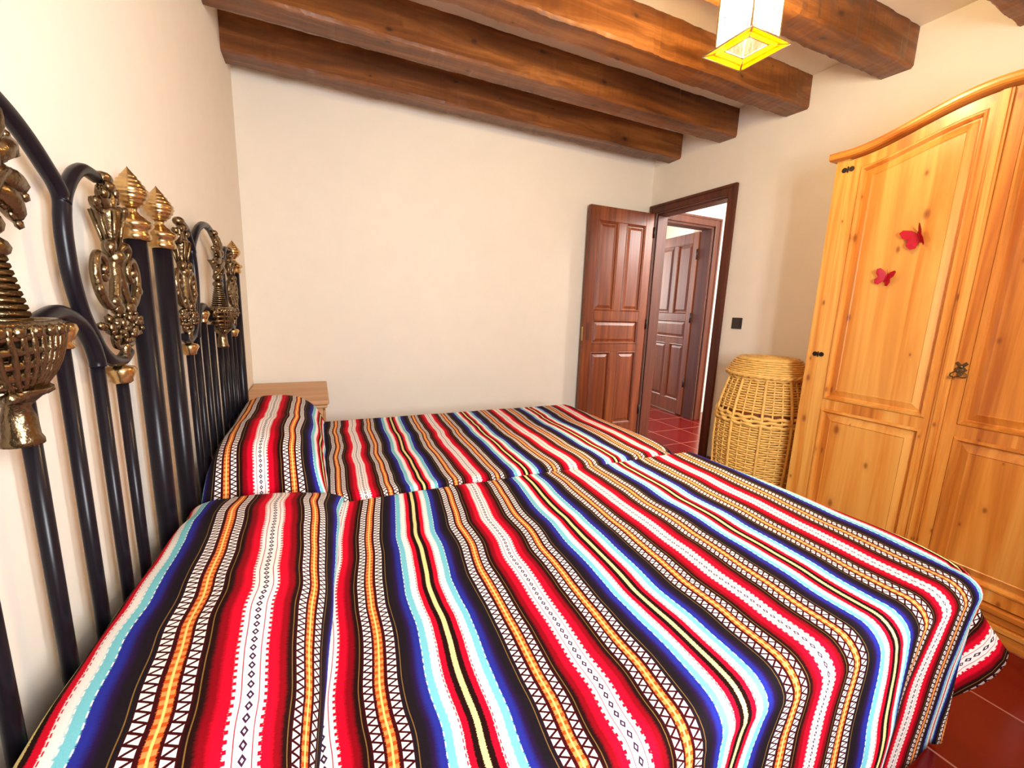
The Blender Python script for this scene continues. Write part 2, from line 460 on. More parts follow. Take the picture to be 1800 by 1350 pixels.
def casing(root, axis, plane, a0, a1, top, out, w=.075, t=.022, depth=None, jamb_to=None):
    """door casing on a wall plane; axis 'y' = along y on x=plane, axis 'x' = along x on y=plane; out = direction sign"""
    m = MB()
    def bx(p0, p1, q0, q1, n0, n1, bev=.005):
        lo = (min(n0, n1), p0, q0) if axis == 'y' else (p0, min(n0, n1), q0)
        hi = (max(n0, n1), p1, q1) if axis == 'y' else (p1, max(n0, n1), q1)
        m.box(lo, hi, bev)
    f0, f1 = plane, plane+out*t
    bx(a0-w, a0, 0, top+w, f0, f1); bx(a1, a1+w, 0, top+w, f0, f1); bx(a0, a1, top, top+w, f0, f1)
    g1 = plane+out*(t+.008)
    bx(a0-w, a0-w+.022, 0, top+w, f1, g1, .003); bx(a1+w-.022, a1+w, 0, top+w, f1, g1, .003); bx(a0-w+.022, a1+w-.022, top+w-.022, top+w, f1, g1, .003)
    # jamb lining through the wall
    bx(a0, a0+.018, 0, top, f0, jamb_to, .002); bx(a1-.018, a1, 0, top, f0, jamb_to, .002); bx(a0+.018, a1-.018, top-.018, top, f0, jamb_to, .002)
    return m.build('door_frame', M['frame'], root)
d1 = empty('door_1', (W, OY1, 0), kind='structure')
casing(d1, 'y', W, OY0, OY1, OZ, -1, .07, .02, jamb_to=W+T)
leaf, P = door_leaf(d1, (W-.035, 3.075, 0), Vector((-1, .012, 0)).normalized(), (0, -1, 0), .662, .012, 2.055)
k = MB()
ep = P(.622, 1.02, .0006)
k.rbox(ep, (.014, .0012, .075), Matrix.Identity(3), .0008)
k.build('key_plate', M['frame'], leaf)
for zz in (.25, 1.05, 1.85):
    MB().lathe([(.008, 0), (.008, .09)], P(.0, zz, .006)+Vector((.004, 0, 0)), 10).build('hinge', M['dark'], leaf)
# striker plate on the leaf edge
MB().rbox(P(.662, 1.0, -.019)+Vector((-.0008, 0, 0)), (.001, .011, .06), Matrix.Identity(3)).build('lock_plate', M['brass'], leaf)
d2 = empty('door_2', (AX1, HW, 0), kind='structure')
casing(d2, 'x', HW, AX0, AX1, AZ, -1, .085, .03, jamb_to=HW+.14)
ang = R(8)
leaf2, P2 = door_leaf(d2, (AX1-.02, HW+.165, 0), (math.sin(ang), math.cos(ang), 0), (-math.cos(ang), math.sin(ang), 0), .74, .012, 2.10)
for zz in (.35, 1.10, 1.80):
    MB().lathe([(.010, 0), (.010, .11)], P2(-.004, zz, .008), 10).build('hinge', M['dark'], leaf2)

# ------------------------------------------------------------------ ceiling beams
def beam(y0, y1, label, seed):
    zb = 2.45; m = MB(); n = 150; rings = []
    def e(x, k): return .006*noise.noise(Vector((x*3.1+seed*7, k*3.7, seed)))+.005*noise.noise(Vector((x*13+seed*3, k*5.1, seed*2.)))+.003*noise.noise(Vector((x*41+seed*3, k*2.1, seed*2.)))
    for i in range(n+1):
        x = 0.001+(W-.002)*i/n
        c = .012+.006*noise.noise(Vector((x*2.2, seed, 1)))
        pts = [(y0+e(x, 1), ZC-.0005), (y0+e(x, 2), zb+c), (y0+c*.7+e(x, 2), zb+e(x, 3)*.8), (y1-c*.7+e(x, 4), zb+e(x, 5)*.8), (y1+e(x, 4), zb+c), (y1+e(x, 6), ZC-.0005)]
        rings.append(m.ring([(x, q, z) for q, z in pts]))
    for a, c in zip(rings, rings[1:]): m.bridge(a, c, False)
    m.cap(rings[0], True); m.cap(rings[-1])
    o = m.build('ceiling_beam', M['beam'])
    # own grain per beam: move the origin
    off = Vector((seed*3.3, seed*1.7, seed*.9)); o.data.transform(Matrix.Translation(off)); o.location = -off
    return tag(o, label, 'beam', 'ceiling beams')
beam(2.866, 3.011, 'dark brown rough-hewn ceiling beam closest to the far wall above the open door', 1)
beam(2.349, 2.497, 'dark brown rough-hewn ceiling beam second from the far wall', 2)
beam(1.856, 2.001, 'dark brown rough-hewn ceiling beam third from the far wall, partly behind the lantern', 3)
beam(1.351, 1.496, 'dark brown rough-hewn ceiling beam running behind the top of the glass lantern', 4)
beam(.85, .995, 'dark brown ceiling beam of which only the end shows above the wardrobe', 5)

# ------------------------------------------------------------------ beds
def spiral(c, r0, turns, d, start, sx, n=26, x=0):
    """flat scroll in the y-z plane"""
    out = []
    for i in range(n+1):
        t = i/n; a = start+sx*turns*2*PI*t; r = r0*(1-.80*t)
        out.append((c[0]+x, c[1]+r*math.cos(a), c[2]+r*math.sin(a)))
    return out
def make_bed(yc, hx, by0, by1, label):
    bed = empty('twin_bed', (hx, yc, 0), label, 'bed', 'twin beds')
    def Y(a, s): return yc+s*a
    # posts with collar and beehive finial
    for s in (-1, 1):
        y = Y(.53, s)
        post = MB().lathe([(.0205, 0), (.0205, 1.335)], (hx, y, 0), 24).build('post', M['iron'], bed)
        c = MB().lathe([(.0215, 1.314), (.027, 1.316), (.030, 1.320), (.030, 1.327), (.027, 1.331), (.027, 1.337), (.032, 1.341), (.036, 1.347), (.034, 1.354), (.026, 1.358), (.022, 1.364), (.014, 1.369), (.009, 1.377), (.011, 1.386)], (hx, y, 0), 28)
        c.build('collar', M['brass'], post)
        pr = []; nr = 9
        for i in range(nr*5+1):
            t = i/(nr*5)
            env = .0325*math.sin(PI/2*min(1, (t+.14)/.54))**.9 if t < .40 else .0325*(1-((t-.40)/.60)**1.18)
            g_ = .0011*math.cos(2*PI*t*nr) if .04 < t < .80 else 0
            pr.append((max(.0012, env+g_), 1.384+.082*t))
        MB().lathe(pr, (hx, y, 0), 28).build('finial', M['brass'], post)
        MB().lathe([(.019, 0), (.021, .02), (.017, .03)], (hx, y, 0), 16).build('foot', M['brass'], post)
    # bars
    rb = .0100
    def bar(a, s, ztop):
        return MB().lathe([(rb, .34), (rb, ztop)], (hx, Y(a, s), 0), 14).build('bar', M['iron'], bed)
    for s in (-1, 1):
        bar(.064, s, 1.10)
        q = bar(.172, s, 1.125)
        MB().lathe([(.013, 1.112), (.017, 1.116), (.013, 1.121), (.016, 1.128), (.022, 1.142), (.020, 1.150), (.012, 1.153)], (hx, Y(.172, s), 0), 16).build('cap', M['brass'], q)
        bar(.277, s, 1.085)
        q = bar(.37, s, 1.032)
        MB().lathe([(.013, 1.024), (.018, 1.028), (.018, 1.034), (.026, 1.050), (.022, 1.057), (.010, 1.060), (.008, 1.068)], (hx, Y(.37, s), 0), 12).build('crown', M['brass'], q)
        # tubes
        main = [(0, 1.452), (.06, 1.446), (.115, 1.429), (.145, 1.416), (.172, 1.40), (.202, 1.378), (.225, 1.36), (.236, 1.341), (.2305, 1.315), (.227, 1.288), (.2275, 1.255), (.231, 1.222), (.247, 1.17), (.273, 1.128), (.302, 1.094), (.34, 1.073), (.385, 1.070), (.416, 1.083)]
        MB().tube(cr([(hx, Y(a, s), z) for a, z in main], 5), .0115, 12).build('arch', M['iron'], bed)
        br = [(.233, 1.335), (.243, 1.352), (.264, 1.375), (.290, 1.395), (.321, 1.406), (.362, 1.404)]
        MB().tube(cr([(hx+.002, Y(a, s), z) for a, z in br], 5), .0105, 12).build('scroll_branch', M['iron'], bed)
        lo = [(.05, 1.118), (.102, 1.148), (.135, 1.161), (.172, 1.167), (.205, 1.160), (.238, 1.143), (.263, 1.115), (.276, 1.085), (.277, 1.07)]
        MB().tube(cr([(hx+.001, Y(a, s), z) for a, z in lo], 5), .012, 12).build('scroll_branch', M['iron'], bed)
        side_ornament(bed, hx, yc, s)
    centre_ornament(bed, hx, yc)
    # lower rails, frame, mattress, feet
    for z in (.35, .47):
        MB().tube([(hx, yc-.53, z), (hx, yc+.53, z)], .012, 12).build('cross_rail', M['iron'], bed)
    y0, y1 = by0+.05, by1-.05
    MB().box((.09, y0, .30), (1.90, y1, .345), .006).build('bed_base', M['matt'], bed)
    MB().box((.10, y0+.005, .348), (1.91, y1-.005, .535), .05, 4).build('mattress', M['matt'], bed)
    for x, y in ((1.85, y0+.05), (1.85, y1-.05), (.14, y0+.05), (.14, y1-.05)):
        MB().lathe([(.02, 0), (.022, .30)], (x, y, 0), 14).build('leg', M['iron'], bed)
    return bed
def side_ornament(bed, hx, yc, s):
    x = hx+.006; a0 = .385
    def P(a, z, d=0): return Vector((x+d, yc+s*(a0+a), z))
    m = MB()
    # hub, leaf fan, fluted cup stem
    m.blob(P(-.005, 1.407), (.015, .019, .013)); m.blob(P(-.012, 1.392, .010), (.010, .014, .010))
    for i, an in enumerate((-70, -42, -16, 16, 42, 70)):
        rot = Matrix.Rotation(R(an)*s, 3, 'X')
        c = P(0, 1.345) + Vector((.004*((i % 2)*2-1), s*math.sin(R(an))*.034, math.cos(R(an))*.026))
        m.blob(c, (.008, .011, .027), Matrix.Rotation(-R(an)*s, 3, 'X'))
        m.blob(c+Vector((.006, s*math.sin(R(an))*.020, math.cos(R(an))*.016)), (.007, .010, .009))
    m.lathe([(.006, 1.268), (.009, 1.285), (.014, 1.31), (.021, 1.338), (.024, 1.352), (.015, 1.358)], P(0, 0), 12)
    for k in range(7):
        an = 2*PI*k/7
        m.tube([P(0, 0)+Vector((.008*math.cos(an), .008*math.sin(an), 1.275)), P(0, 0)+Vector((.024*math.cos(an), .024*math.sin(an), 1.35))], [.003, .0045], 6)
    # cup leaves under the stem
    m.lathe([(.008, 1.245), (.014, 1.255), (.021, 1.268), (.015, 1.278), (.007, 1.284)], P(0, 0), 12)
    for sg in (-1, 1):
        m.blob(P(.024*sg, 1.280), (.008, .008, .017), Matrix.Rotation(R(22)*sg*-s, 3, 'X'))
    # pair of C scrolls
    for sg in (-1, 1):
        pts = cr([P(.004*sg, 1.268), P(.012*sg, 1.225, .002), P(.030*sg, 1.185, .003), P(.056*sg, 1.176, .003), P(.084*sg, 1.200, .003), P(.094*sg, 1.238, .003), P(.078*sg, 1.266, .003), P(.054*sg, 1.258, .003), P(.048*sg, 1.236, .003), P(.060*sg, 1.224, .003), P(.069*sg, 1.234, .003)], 5)
        n = len(pts); m.tube(pts, [.0098-.0040*i/n for i in range(n)], 8)
        m.blob(P(.066*sg, 1.240, .005), .010); m.blob(P(.040*sg, 1.184, .008), (.009, .014, .012))
        m.blob(P(.028*sg, 1.170, .006), (.011, .017, .014)); m.blob(P(.088*sg, 1.205, .005), (.008, .012, .012))
        # curling leaf beside the stem
        lp_ = cr([P(.006*sg, 1.272, .004), P(.026*sg, 1.290, .008), P(.040*sg, 1.282, .010), P(.036*sg, 1.268, .010)], 4)
        m.tube(lp_, [.003+.006*math.sin(PI*i/(len(lp_)-1)) for i in range(len(lp_))], 7)
    m.tube(cr([P(0, 1.262), P(0, 1.21), P(.0, 1.14)], 4), .006, 8)
    # flower garland
    rnd = random.Random(5)
    for i in range(34):
        a = rnd.uniform(-.078, .078); z = 1.137+rnd.uniform(-.036, .036)*(1-abs(a)/.12)
        m.blob(P(a, z, rnd.uniform(-.004, .010)), (.008, rnd.uniform(.006, .012), rnd.uniform(.006, .011)), None, 1)
    for a, z, r in ((-.052, 1.128, .016), (.0, 1.120, .018), (.054, 1.130, .016), (-.026, 1.158, .014), (.03, 1.160, .014)):
        for k in range(6):
            an = 2*PI*k/6
            m.blob(P(a, z, .008)+Vector((0, math.cos(an)*r*.72, math.sin(an)*r*.72)), (.005, r*.42, r*.42), None, 1)
        m.blob(P(a, z, .014), r*.34, None, 1)
    for a in (-.09, .09): m.blob(P(a, 1.140), (.008, .010, .008), None, 1)
    # bottom volutes to the hook
    for sg in (-1, 1):
        pts = cr([P(.0, 1.108), P(.018*sg, 1.098), P(.036*sg, 1.100), P(.042*sg, 1.115), P(.030*sg, 1.122)], 4)
        m.tube(pts, .006, 8)
    m.lathe([(.004, 1.068), (.010, 1.076), (.008, 1.086), (.011, 1.094), (.007, 1.104)], P(0, 0), 10)
    m.build('side_ornament', M['bronze'], bed)
def centre_ornament(bed, hx, yc):
    x = hx+.022
    def P(a, z, d=0): return Vector((x+d, yc+a, z))
    m = MB()
    # palm leaf crest under the top of the arch
    m.blob(P(0, 1.428), (.014, .016, .012))
    for zz, an, ln in ((1.345, 0, .085), (1.350, 24, .078), (1.350, -24, .078), (1.338, 50, .082), (1.338, -50, .082), (1.325, 78, .078), (1.325, -78, .078), (1.315, 104, .058), (1.315, -104, .058)):
        d_ = Vector((0, math.sin(R(an)), math.cos(R(an)))); cv = Vector((0, 0, -1))
        pts = [P(0, zz)+d_*(ln*t)+Vector((.010*math.sin(PI*t), 0, 0))+cv*(.022*t*t*abs(math.sin(R(an)))) for t in (0, .15, .3, .45, .6, .75, .88, 1)]
        m.tube(pts, [.005, .010, .013, .0135, .012, .0115, .008, .002], 8)
        for t in (.42, .66, .86):
            for sg in (-1, 1):
                n_ = Vector((0, d_.z, -d_.y))*sg
                m.blob(P(0, zz)+d_*(ln*t)+n_*.010+cv*(.022*t*t*abs(math.sin(R(an))))+Vector((.008, 0, 0)), (.005, .007, .007), None, 1)
    m.blob(P(0, 1.350, .006), (.014, .024, .030))
    m.lathe([(.006, 1.282), (.014, 1.30), (.020, 1.318), (.028, 1.332)], P(0, 0), 14)
    m.blob(P(0, 1.272), .016); m.blob(P(0, 1.246), (.018, .020, .014))
    m.build('palm_ornament', M['bronze'], bed)
    # braided obelisk standing in the basket
    m = MB()
    m.lathe([(.024, 1.150), (.010, 1.232), (.006, 1.24)], P(0, 0), 4)
    for k in range(11):
        t = k/10; z = 1.155+.078*t; r = .0262-.0150*t
        m.tube([P(0, z)+Vector((r*math.cos(2*PI*i/4), r*math.sin(2*PI*i/4), 0)) for i in range(4)], .0042, 6, True)
    m.build('braided_stem', M['bronze'], bed)
    # open-work basket with a bell below
    m = MB()
    def ring(z, ra, rbb, r):
        m.tube([P(ra*math.sin(2*PI*i/28), z, rbb*math.cos(2*PI*i/28)) for i in range(28)], r, 8, True)
    prof = [(1.158, .082), (1.146, .086), (1.130, .078), (1.114, .070), (1.100, .060), (1.090, .048), (1.080, .036)]
    for z, ra in prof: ring(z, ra, min(.036, ra*.45), .0058)
    for k in range(13):
        a = -1+2*k/12
        an = math.asin(max(-1, min(1, a)))
        m.tube(cr([P(ra*math.sin(an), z, min(.036, ra*.45)*math.cos(an)+.003) for z, ra in prof], 2), .0042, 6)
    for i in range(22):
        an = 2*PI*i/22
        m.blob(P(.086*math.sin(an), 1.152, .040*math.cos(an)), (.008, .009, .009), None, 1)
    for k in range(9):
        m.blob(P(-.036+.009*k, 1.076, .014), .0085, None, 1)
    for sg in (-1, 1):
        m.tube(cr([P(.080*sg, 1.148), P(.096*sg, 1.156), P(.110*sg, 1.146), P(.104*sg, 1.132), P(.090*sg, 1.134)], 4), .006, 8)
    m.lathe([(.0195, 1.012), (.0195, 1.018), (.0170, 1.024), (.0160, 1.045), (.012, 1.060), (.018, 1.066), (.026, 1.074), (.034, 1.082)], P(0, 0), 18)
    m.build('basket_ornament', M['bronze'], bed)

make_bed(.70, .040, .37, 1.405, 'nearer twin bed with black iron and bronze headboard, in front of the other bed')
make_bed(1.93, .043, 1.425, 2.47, 'twin bed beside the nightstand with black iron and bronze headboard')

# ------------------------------------------------------------------ bedspreads
def coverlet(x0, x1, y0, y1, z, Ln, Lf, Lr, uvf, label, seed, flare_n=.06, corner_n=1., corner_r=.2, rc0=.095, rc1=.03):
    m = MB(); rb = .048; rs = .03
    yi0, yi1, xi1 = y0+rb, y1-rs, x1-rb
    def prof(s, r, fl):
        q = r*PI/2
        if s <= q:
            a = s/r; return r*math.sin(a), r*(1-math.cos(a))
        return r+fl*(s-q), r+(s-q)*math.sqrt(max(0, 1-fl*fl))
    def wr(x, y):
        return .0045*noise.noise(Vector((x*3.2, y*2.1, seed)))+.0022*noise.noise(Vector((x*11, y*6, seed+4)))
    nx, ny = 92, 46
    xs = [x0+(xi1-x0)*i/nx for i in range(nx+1)]; ys = [yi0+(yi1-yi0)*j/ny for j in range(ny+1)]
    V = {}
    def vert(key, p, u, v):
        if key not in V: V[key] = (m.bm.verts.new(p), uvf(u, v))
        return V[key]
    def quad(a, b, c, d):
        try: f = m.bm.faces.new((a[0], b[0], c[0], d[0]))
        except ValueError: return
        f.smooth = True
        for lp, q in zip(f.loops, (a, b, c, d)): lp[m.uv].uv = q[1]
    def zt(x, y): return z+wr(x, y)-.030*math.exp(-((x-x1)**2+(y-y0)**2)/.012)
    for i, x in enumerate(xs):
        for j, y in enumerate(ys): vert(('t', i, j), (x, y, zt(x, y)), x, y)
    for i in range(nx):
        for j in range(ny): quad(V['t', i, j], V['t', i+1, j], V['t', i+1, j+1], V['t', i, j+1])
    def steps(L, r): 
        q = r*PI/2; a = [q*k/5 for k in range(1, 6)]; n = max(2, int((L-q)/.03))
        return a+[q+(L-q)*k/n for k in range(1, n+1)]
    def hang(side, L, r, fl):
        ss = steps(L, r)
        if side in ('n', 'r'):
            jb = 0 if side == 'n' else ny; sg = -1 if side == 'n' else 1
            prev = [V['t', i, jb] for i in range(nx+1)]
            for s in ss:
                o, d = prof(s, r, fl)
                row = []
                for i, x in enumerate(xs):
                    rip = 0
                    if side == 'n' and fl != 0:
                        rip = (.018*math.sin(x*9.+seed)+.010*math.sin(x*21+1.3*seed))*min(1, s/.3)*sstep(s/.12)
                    ye = ys[jb]+sg*(o+rip)
                    row.append(vert((side, i, round(s, 5)), (x, ye, max(.004, zt(x, ys[jb])-d)), x, ys[jb]+sg*s))
                for i in range(nx): quad(prev[i], prev[i+1], row[i+1], row[i])
                prev = row
        else:
            prev = [V['t', nx, j] for j in range(ny+1)]
            for s in ss:
                o, d = prof(s, r, fl); row = []
                for j, y in enumerate(ys):
                    rip = (.014*math.sin(y*11.+seed))*sstep(s/.3)
                    row.append(vert((side, j, round(s, 5)), (xi1+o+rip, y, max(.004, zt(xi1, y)-d)), xi1+s, y))
                for j in range(ny): quad(prev[j], prev[j+1], row[j+1], row[j])
                prev = row
    hang('n', Ln, rb, flare_n); hang('f', Lf, rb, .05)
    if Lr: hang('r', Lr, rs, 0.)
    def corner(yc, sg, L0, r0, L1, r1, amt, keyn, fl0, jtop):
        nth = 28; ssA = steps(L0, r0); ssB = steps(L1, r1); n = max(len(ssA), len(ssB))
        prev = None
        for k in range(nth+1):
            th = PI/2*k/nth
            r = r0+(r1-r0)*sstep(th/(PI/2)); L = L0+(L1-L0)*sstep(th/(PI/2))
            mod = math.sin(2*th)**2
            dg = math.degrees(th)
            fl = .05+(fl0-.05)*k/nth+amt*(.66*math.exp(-((dg-24)/13)**2)+.05*math.exp(-((dg-72)/9)**2)-.02*mod)
            col = [V['t', nx, jtop]]
            ripx = .014*math.sin(yc*11.+seed); ripy = 0 if fl0 == 0 else .018*math.sin(xi1*9.+seed)+.010*math.sin(xi1*21+1.3*seed)
            # both borders reuse the vertices of the hanging sides
            ss = ssA if k == 0 else (ssB if k == nth else [L*(i+1)/n for i in range(n)])
            for s in ss:
                if k == 0: col.append(V['f', jtop, round(s, 5)]); continue
                if k == nth: col.append(V[keyn, nx, round(s, 5)]); continue
                o, d = prof(s, r, fl)
                o += (ripx*math.cos(th)**2*sstep(s/.3) + (ripy*math.sin(th)**2*min(1, s/.3)*sstep(s/.12) if keyn == 'n' else 0))
                p = (xi1+o*math.cos(th), yc+sg*o*math.sin(th), max(.004, zt(xi1, yc)-d))
                col.append(vert((keyn+'c', k, round(s, 5)), p, xi1+s*math.cos(th), yc+sg*s*math.sin(th)))
            if prev:
                a, b_ = prev, col
                na, nb = len(a), len(b_)
                if na == nb:
                    for i in range(na-1):
                        if i == 0: 
                            try:
                                f = m.bm.faces.new((a[0][0], a[1][0], b_[1][0])); f.smooth = True
                                for lp, q in zip(f.loops, (a[0], a[1], b_[1])): lp[m.uv].uv = q[1]
                            except ValueError: pass
                        else: quad(a[i], a[i+1], b_[i+1], b_[i])
                else:
                    i = j = 0
                    while i < na-1 or j < nb-1:
                        if j >= nb-1 or (i < na-1 and (i+1)/(na-1) <= (j+1)/(nb-1)): tri = (a[i], a[i+1], b_[j]); i += 1
                        else: tri = (a[i], b_[j+1], b_[j]); j += 1
                        try:
                            f = m.bm.faces.new([q[0] for q in tri]); f.smooth = True
                            for lp, q in zip(f.loops, tri): lp[m.uv].uv = q[1]
                        except ValueError: pass
            prev = col
    corner(yi0, -1, Lf, rb, Ln, rb, corner_n, 'n', flare_n, 0)
    if Lr: corner(yi1, 1, Lf, rb, Lr, rs, corner_r, 'r', 0., ny)
    # rounded mattress corners at the foot
    for cy, sg, rc in ((y0, -1, rc0), (y1, 1, rc1)):
        for v in m.bm.verts:
            dx = min(rc, v.co.x-(x1-rc)); dy = min(rc, sg*(v.co.y-(cy-sg*rc)))
            if dx > 0 and dy > 0:
                k = max(dx, dy)/math.hypot(dx, dy)-1
                v.co.x += dx*k; v.co.y += sg*dy*k
    o = m.build('bedspread', M['cloth'], None)
    sol = o.modifiers.new('thickness', 'SOLIDIFY'); sol.thickness = .004; sol.offset = -1
    return tag(o, label, 'bedspread', 'striped bedspreads')
def uv_near(x, y):
    # the weave runs slightly askew on the bed
    q = min(1.42, max(.40, y))-1.
    return (x-.8809+.0793*x-.0396*x*x-.1027*q+.0421*q*x-.0142*q*x*x-.0982*q*q+.0643*q*q*x, y)
coverlet(.085, 2.012, .378, 1.412, .560, .570, .29, .13, uv_near, 'striped serape bedspread on the near bed, its corner hanging down by the wardrobe', 1.0, -.035)
def uv_far(x, y):
    q = min(2.48, max(1.40, y))-1.9
    return (x-.6152+.1943*x-.0624*x*x-.0044*q-.0358*q*x-.0281*q*q, y)
coverlet(.085, 1.985, 1.424, 2.475, .553, .12, .50, .45, uv_far, 'striped serape bedspread on the far bed beside the nightstand', 3.0, 0., .15, .5, .10, .08)

# ------------------------------------------------------------------ pillows
def pillow(xl, xr, yc, ay, zb, h, wf, label, seed, el, er):
    """xl, xr, wf: left edge, right edge and centre stripe as functions of y"""
    m = MB(); nu, nv = 56, 72
    us = [math.sin(PI/2*(-1+2*i/nu)) for i in range(nu+1)]; vs = [math.sin(PI/2*(-1+2*j/nv)) for j in range(nv+1)]
    def top(u, v):
        y = yc+ay*v
        f = max(0, 1-abs(u)**(el if u < 0 else er))**(.45 if u < 0 else .55)*max(0, 1-abs(v)**7)**.5
        a, b = xl(y), xr(y)
        x = (a+b)/2+(b-a)/2*u+.007*noise.noise(Vector((v*4.6, seed, 2)))*(max(0, u))
        z = zb+h(y)*f+(.006*noise.noise(Vector((x*9, y*4, seed)))+.005*noise.noise(Vector((x*20, y*7, seed+2))))*min(1, f*1.5)
        return Vector((x, y, z))
    P = [[top(u, v) for v in vs] for u in us]
    vt = [[m.bm.verts.new(p) for p in r] for r in P]
    vb = [[(vt[i][j] if i in (0, nu) or j in (0, nv) else m.bm.verts.new((P[i][j].x, P[i][j].y, zb-.0025))) for j in range(nv+1)] for i in range(nu+1)]
    arc = [[0]*(nv+1) for _ in range(nu+1)]; arv = [[0]*(nv+1) for _ in range(nu+1)]
    for j in range(nv+1):
        for i in range(1, nu+1): arc[i][j] = arc[i-1][j]+(P[i][j]-P[i-1][j]).length
    for i in range(nu+1):
        for j in range(1, nv+1): arv[i][j] = arv[i][j-1]+(P[i][j]-P[i][j-1]).length
    mids = []
    for j in range(nv+1):
        w_ = wf(P[0][j].y); k = max(i for i in range(nu) if P[i][j].x <= w_)
        t = (w_-P[k][j].x)/max(1e-6, P[k+1][j].x-P[k][j].x)
        mids.append(arc[k][j]+(arc[k+1][j]-arc[k][j])*t)
    for i in range(nu):
        for j in range(nv):
            q = [(i, j), (i+1, j), (i+1, j+1), (i, j+1)]
            for vv, fl in ((vt, False), (vb, True)):
                qq = q[::-1] if fl else q
                try: f = m.bm.faces.new([vv[a][b] for a, b in qq])
                except ValueError: continue
                f.smooth = True
                for lp, (a, b) in zip(f.loops, qq): lp[m.uv].uv = (arc[a][b]-mids[b], arv[a][b])
    o = m.build('pillow', M['cloth'], None, norm=False)
    return tag(o, label, 'pillow', 'striped pillows')
def xl_(y): return .054+.010*sum(math.exp(-((y-q)/.045)**2) for q in (1.23, 1.40, 2.46))
pillow(xl_, lambda y: .448-.085*(1.4-y), .885, .520, .5685, lambda y: .090+.048*min(1, (1.4-y)/.75), lambda y: .275+.026*(1.4-y), 'flat striped pillow at the head of the near bed', 1., 10., 2.6)
pillow(xl_, lambda y: .405, 1.940, .500, .5615, lambda y: .190, lambda y: .212, 'plump striped pillow on the far bed in front of the nightstand', 4., 6., 2.3)

# ------------------------------------------------------------------ nightstand
ns = empty('nightstand', (.22, 2.82, 0), 'small light wood nightstand in the corner beyond the far bed', 'nightstand')
MB().box((.005, 2.505, .632), (.437, 3.135, .660), .008, 3).build('top', M['stand'], ns)
MB().box((.010, 2.512, .612), (.428, 3.128, .631), .008, 3).build('moulding', M['stand'], ns)
b = MB(); b.box((.02, 2.53, .08), (.405, 3.11, .611), .003)
for x, y in ((.02, 2.53), (.365, 2.53), (.02, 3.07), (.365, 3.07)): b.box((x, y, 0), (x+.04, y+.04, .08), .003)
b.build('body', M['stand'], ns)
for z0 in (.12, .375):
    d = MB().box((.4055, 2.56, z0), (.418, 3.08, z0+.215), .004).build('drawer', M['stand'], ns)

# ------------------------------------------------------------------ wardrobe
XW = 2.711; YC = .82; HWD = .55
def zt(y): return 1.945+.107*sstep(1-abs(y-YC)/.5)
wd = empty('wardrobe', ((XW+3.15)/2, YC, 0), 'honey pine two-door wardrobe with arched cornice against the right wall', 'wardrobe')
def yr(y0, y1, n): return [y0+(y1-y0)*i/n for i in range(n+1)]
b = MB(); ysm = yr(YC-HWD, YC+HWD, 40)
b.prism([(YC-HWD, .137)]+[(YC+HWD, .137)]+[(y, zt(y)-.001) for y in reversed(ysm)], XW+.024, 3.15, 'x')
for y0, y1 in ((YC-HWD, YC-HWD+.054), (YC+HWD-.054, YC+HWD)):
    b.prism([(y0, .137), (y1, .137), (y1, zt(y1)-.001), (y0, zt(y0)-.001)], XW, XW+.0238, 'x')
b.build('body', M['pine'], wd)
b = MB()
for z0, z1, o in ((0, .052, .012), (.0522, .077, .022), (.0772, .110, .010), (.1102, .1365, .020)):
    b.box((XW-o, YC-HWD-o*.8, z0), (3.14, YC+HWD+o*.8, z1), .005, 2)
b.build('plinth', M['piney'], wd)
b = MB(); rings = []
for y in yr(YC-HWD-.022, YC+HWD+.022, 60):
    z = zt(y); x0 = XW-.032
    sec = [(3.15, z), (x0+.014, z), (x0+.004, z+.004), (x0, z+.013), (x0, z+.023), (x0+.004, z+.032), (x0+.014, z+.036), (3.15, z+.036)]
    rings.append(b.ring([(p, y, q) for p, q in sec]))
for p, q in zip(rings, rings[1:]): b.bridge(p, q, False)
b.cap(rings[0], True); b.cap(rings[-1])
co = b.build('cornice', M['piney'], wd)
def wdoor(ya, yb, hinge_hi):
    """ya<yb"""
    top = lambda y: zt(y)-.012
    ysd = yr(ya, yb, 24); z0 = .142
    sl, sh = ((.052, .036) if False else (0, 0))
    m = MB()
    m.prism([(ya, z0), (yb, z0)]+[(y, top(y)) for y in reversed(ysd)], XW+.0135, XW+.0235, 'x')
    pa, pb = (ya+.040, yb-.053) if hinge_hi else (ya+.053, yb-.040)
    F0, F1 = XW, XW+.0135
    def pc(poly): m.prism(poly, F0, F1, 'x')
    pc([(ya, z0), (pa, z0), (pa, top(pa)), (ya, top(ya))]); pc([(pb, z0), (yb, z0), (yb, top(yb)), (pb, top(pb))])
    pc([(pa, z0), (pb, z0), (pb, .190), (pa, .190)]); pc([(pa, .752), (pb, .752), (pb, .800), (pa, .800)])
    yy = yr(pa, pb, 20)
    pc([(y, zt(y)-.058) for y in yy]+[(y, top(y)) for y in reversed(yy)])
    dr = m.build('door', M['pine'], wd)
    def panel(q0, topf, name):
        k = MB()
        def lp(d, x):
            y_ = yr(pa+d, pb-d, 20)
            return [(x, pa+d, q0+d), (x, pb-d, q0+d)]+[(x, y, topf(y)-d*1.05) for y in reversed(y_)]
        k.loops([lp(0, XW+.0134), lp(0, XW+.001), lp(.004, XW-.005), lp(.011, XW-.006), lp(.016, XW+.003), lp(.019, XW+.0125), lp(.024, XW+.0125), lp(.052, XW+.001), lp(.055, XW+.004)])
        k.build(name, M['pinep'], dr)
    panel(.800, lambda y: zt(y)-.058, 'upper_panel'); panel(.190, lambda y: .752, 'lower_panel')
    return dr
d_l = wdoor(.819, 1.315, True); d_r = wdoor(.325, .799, False)
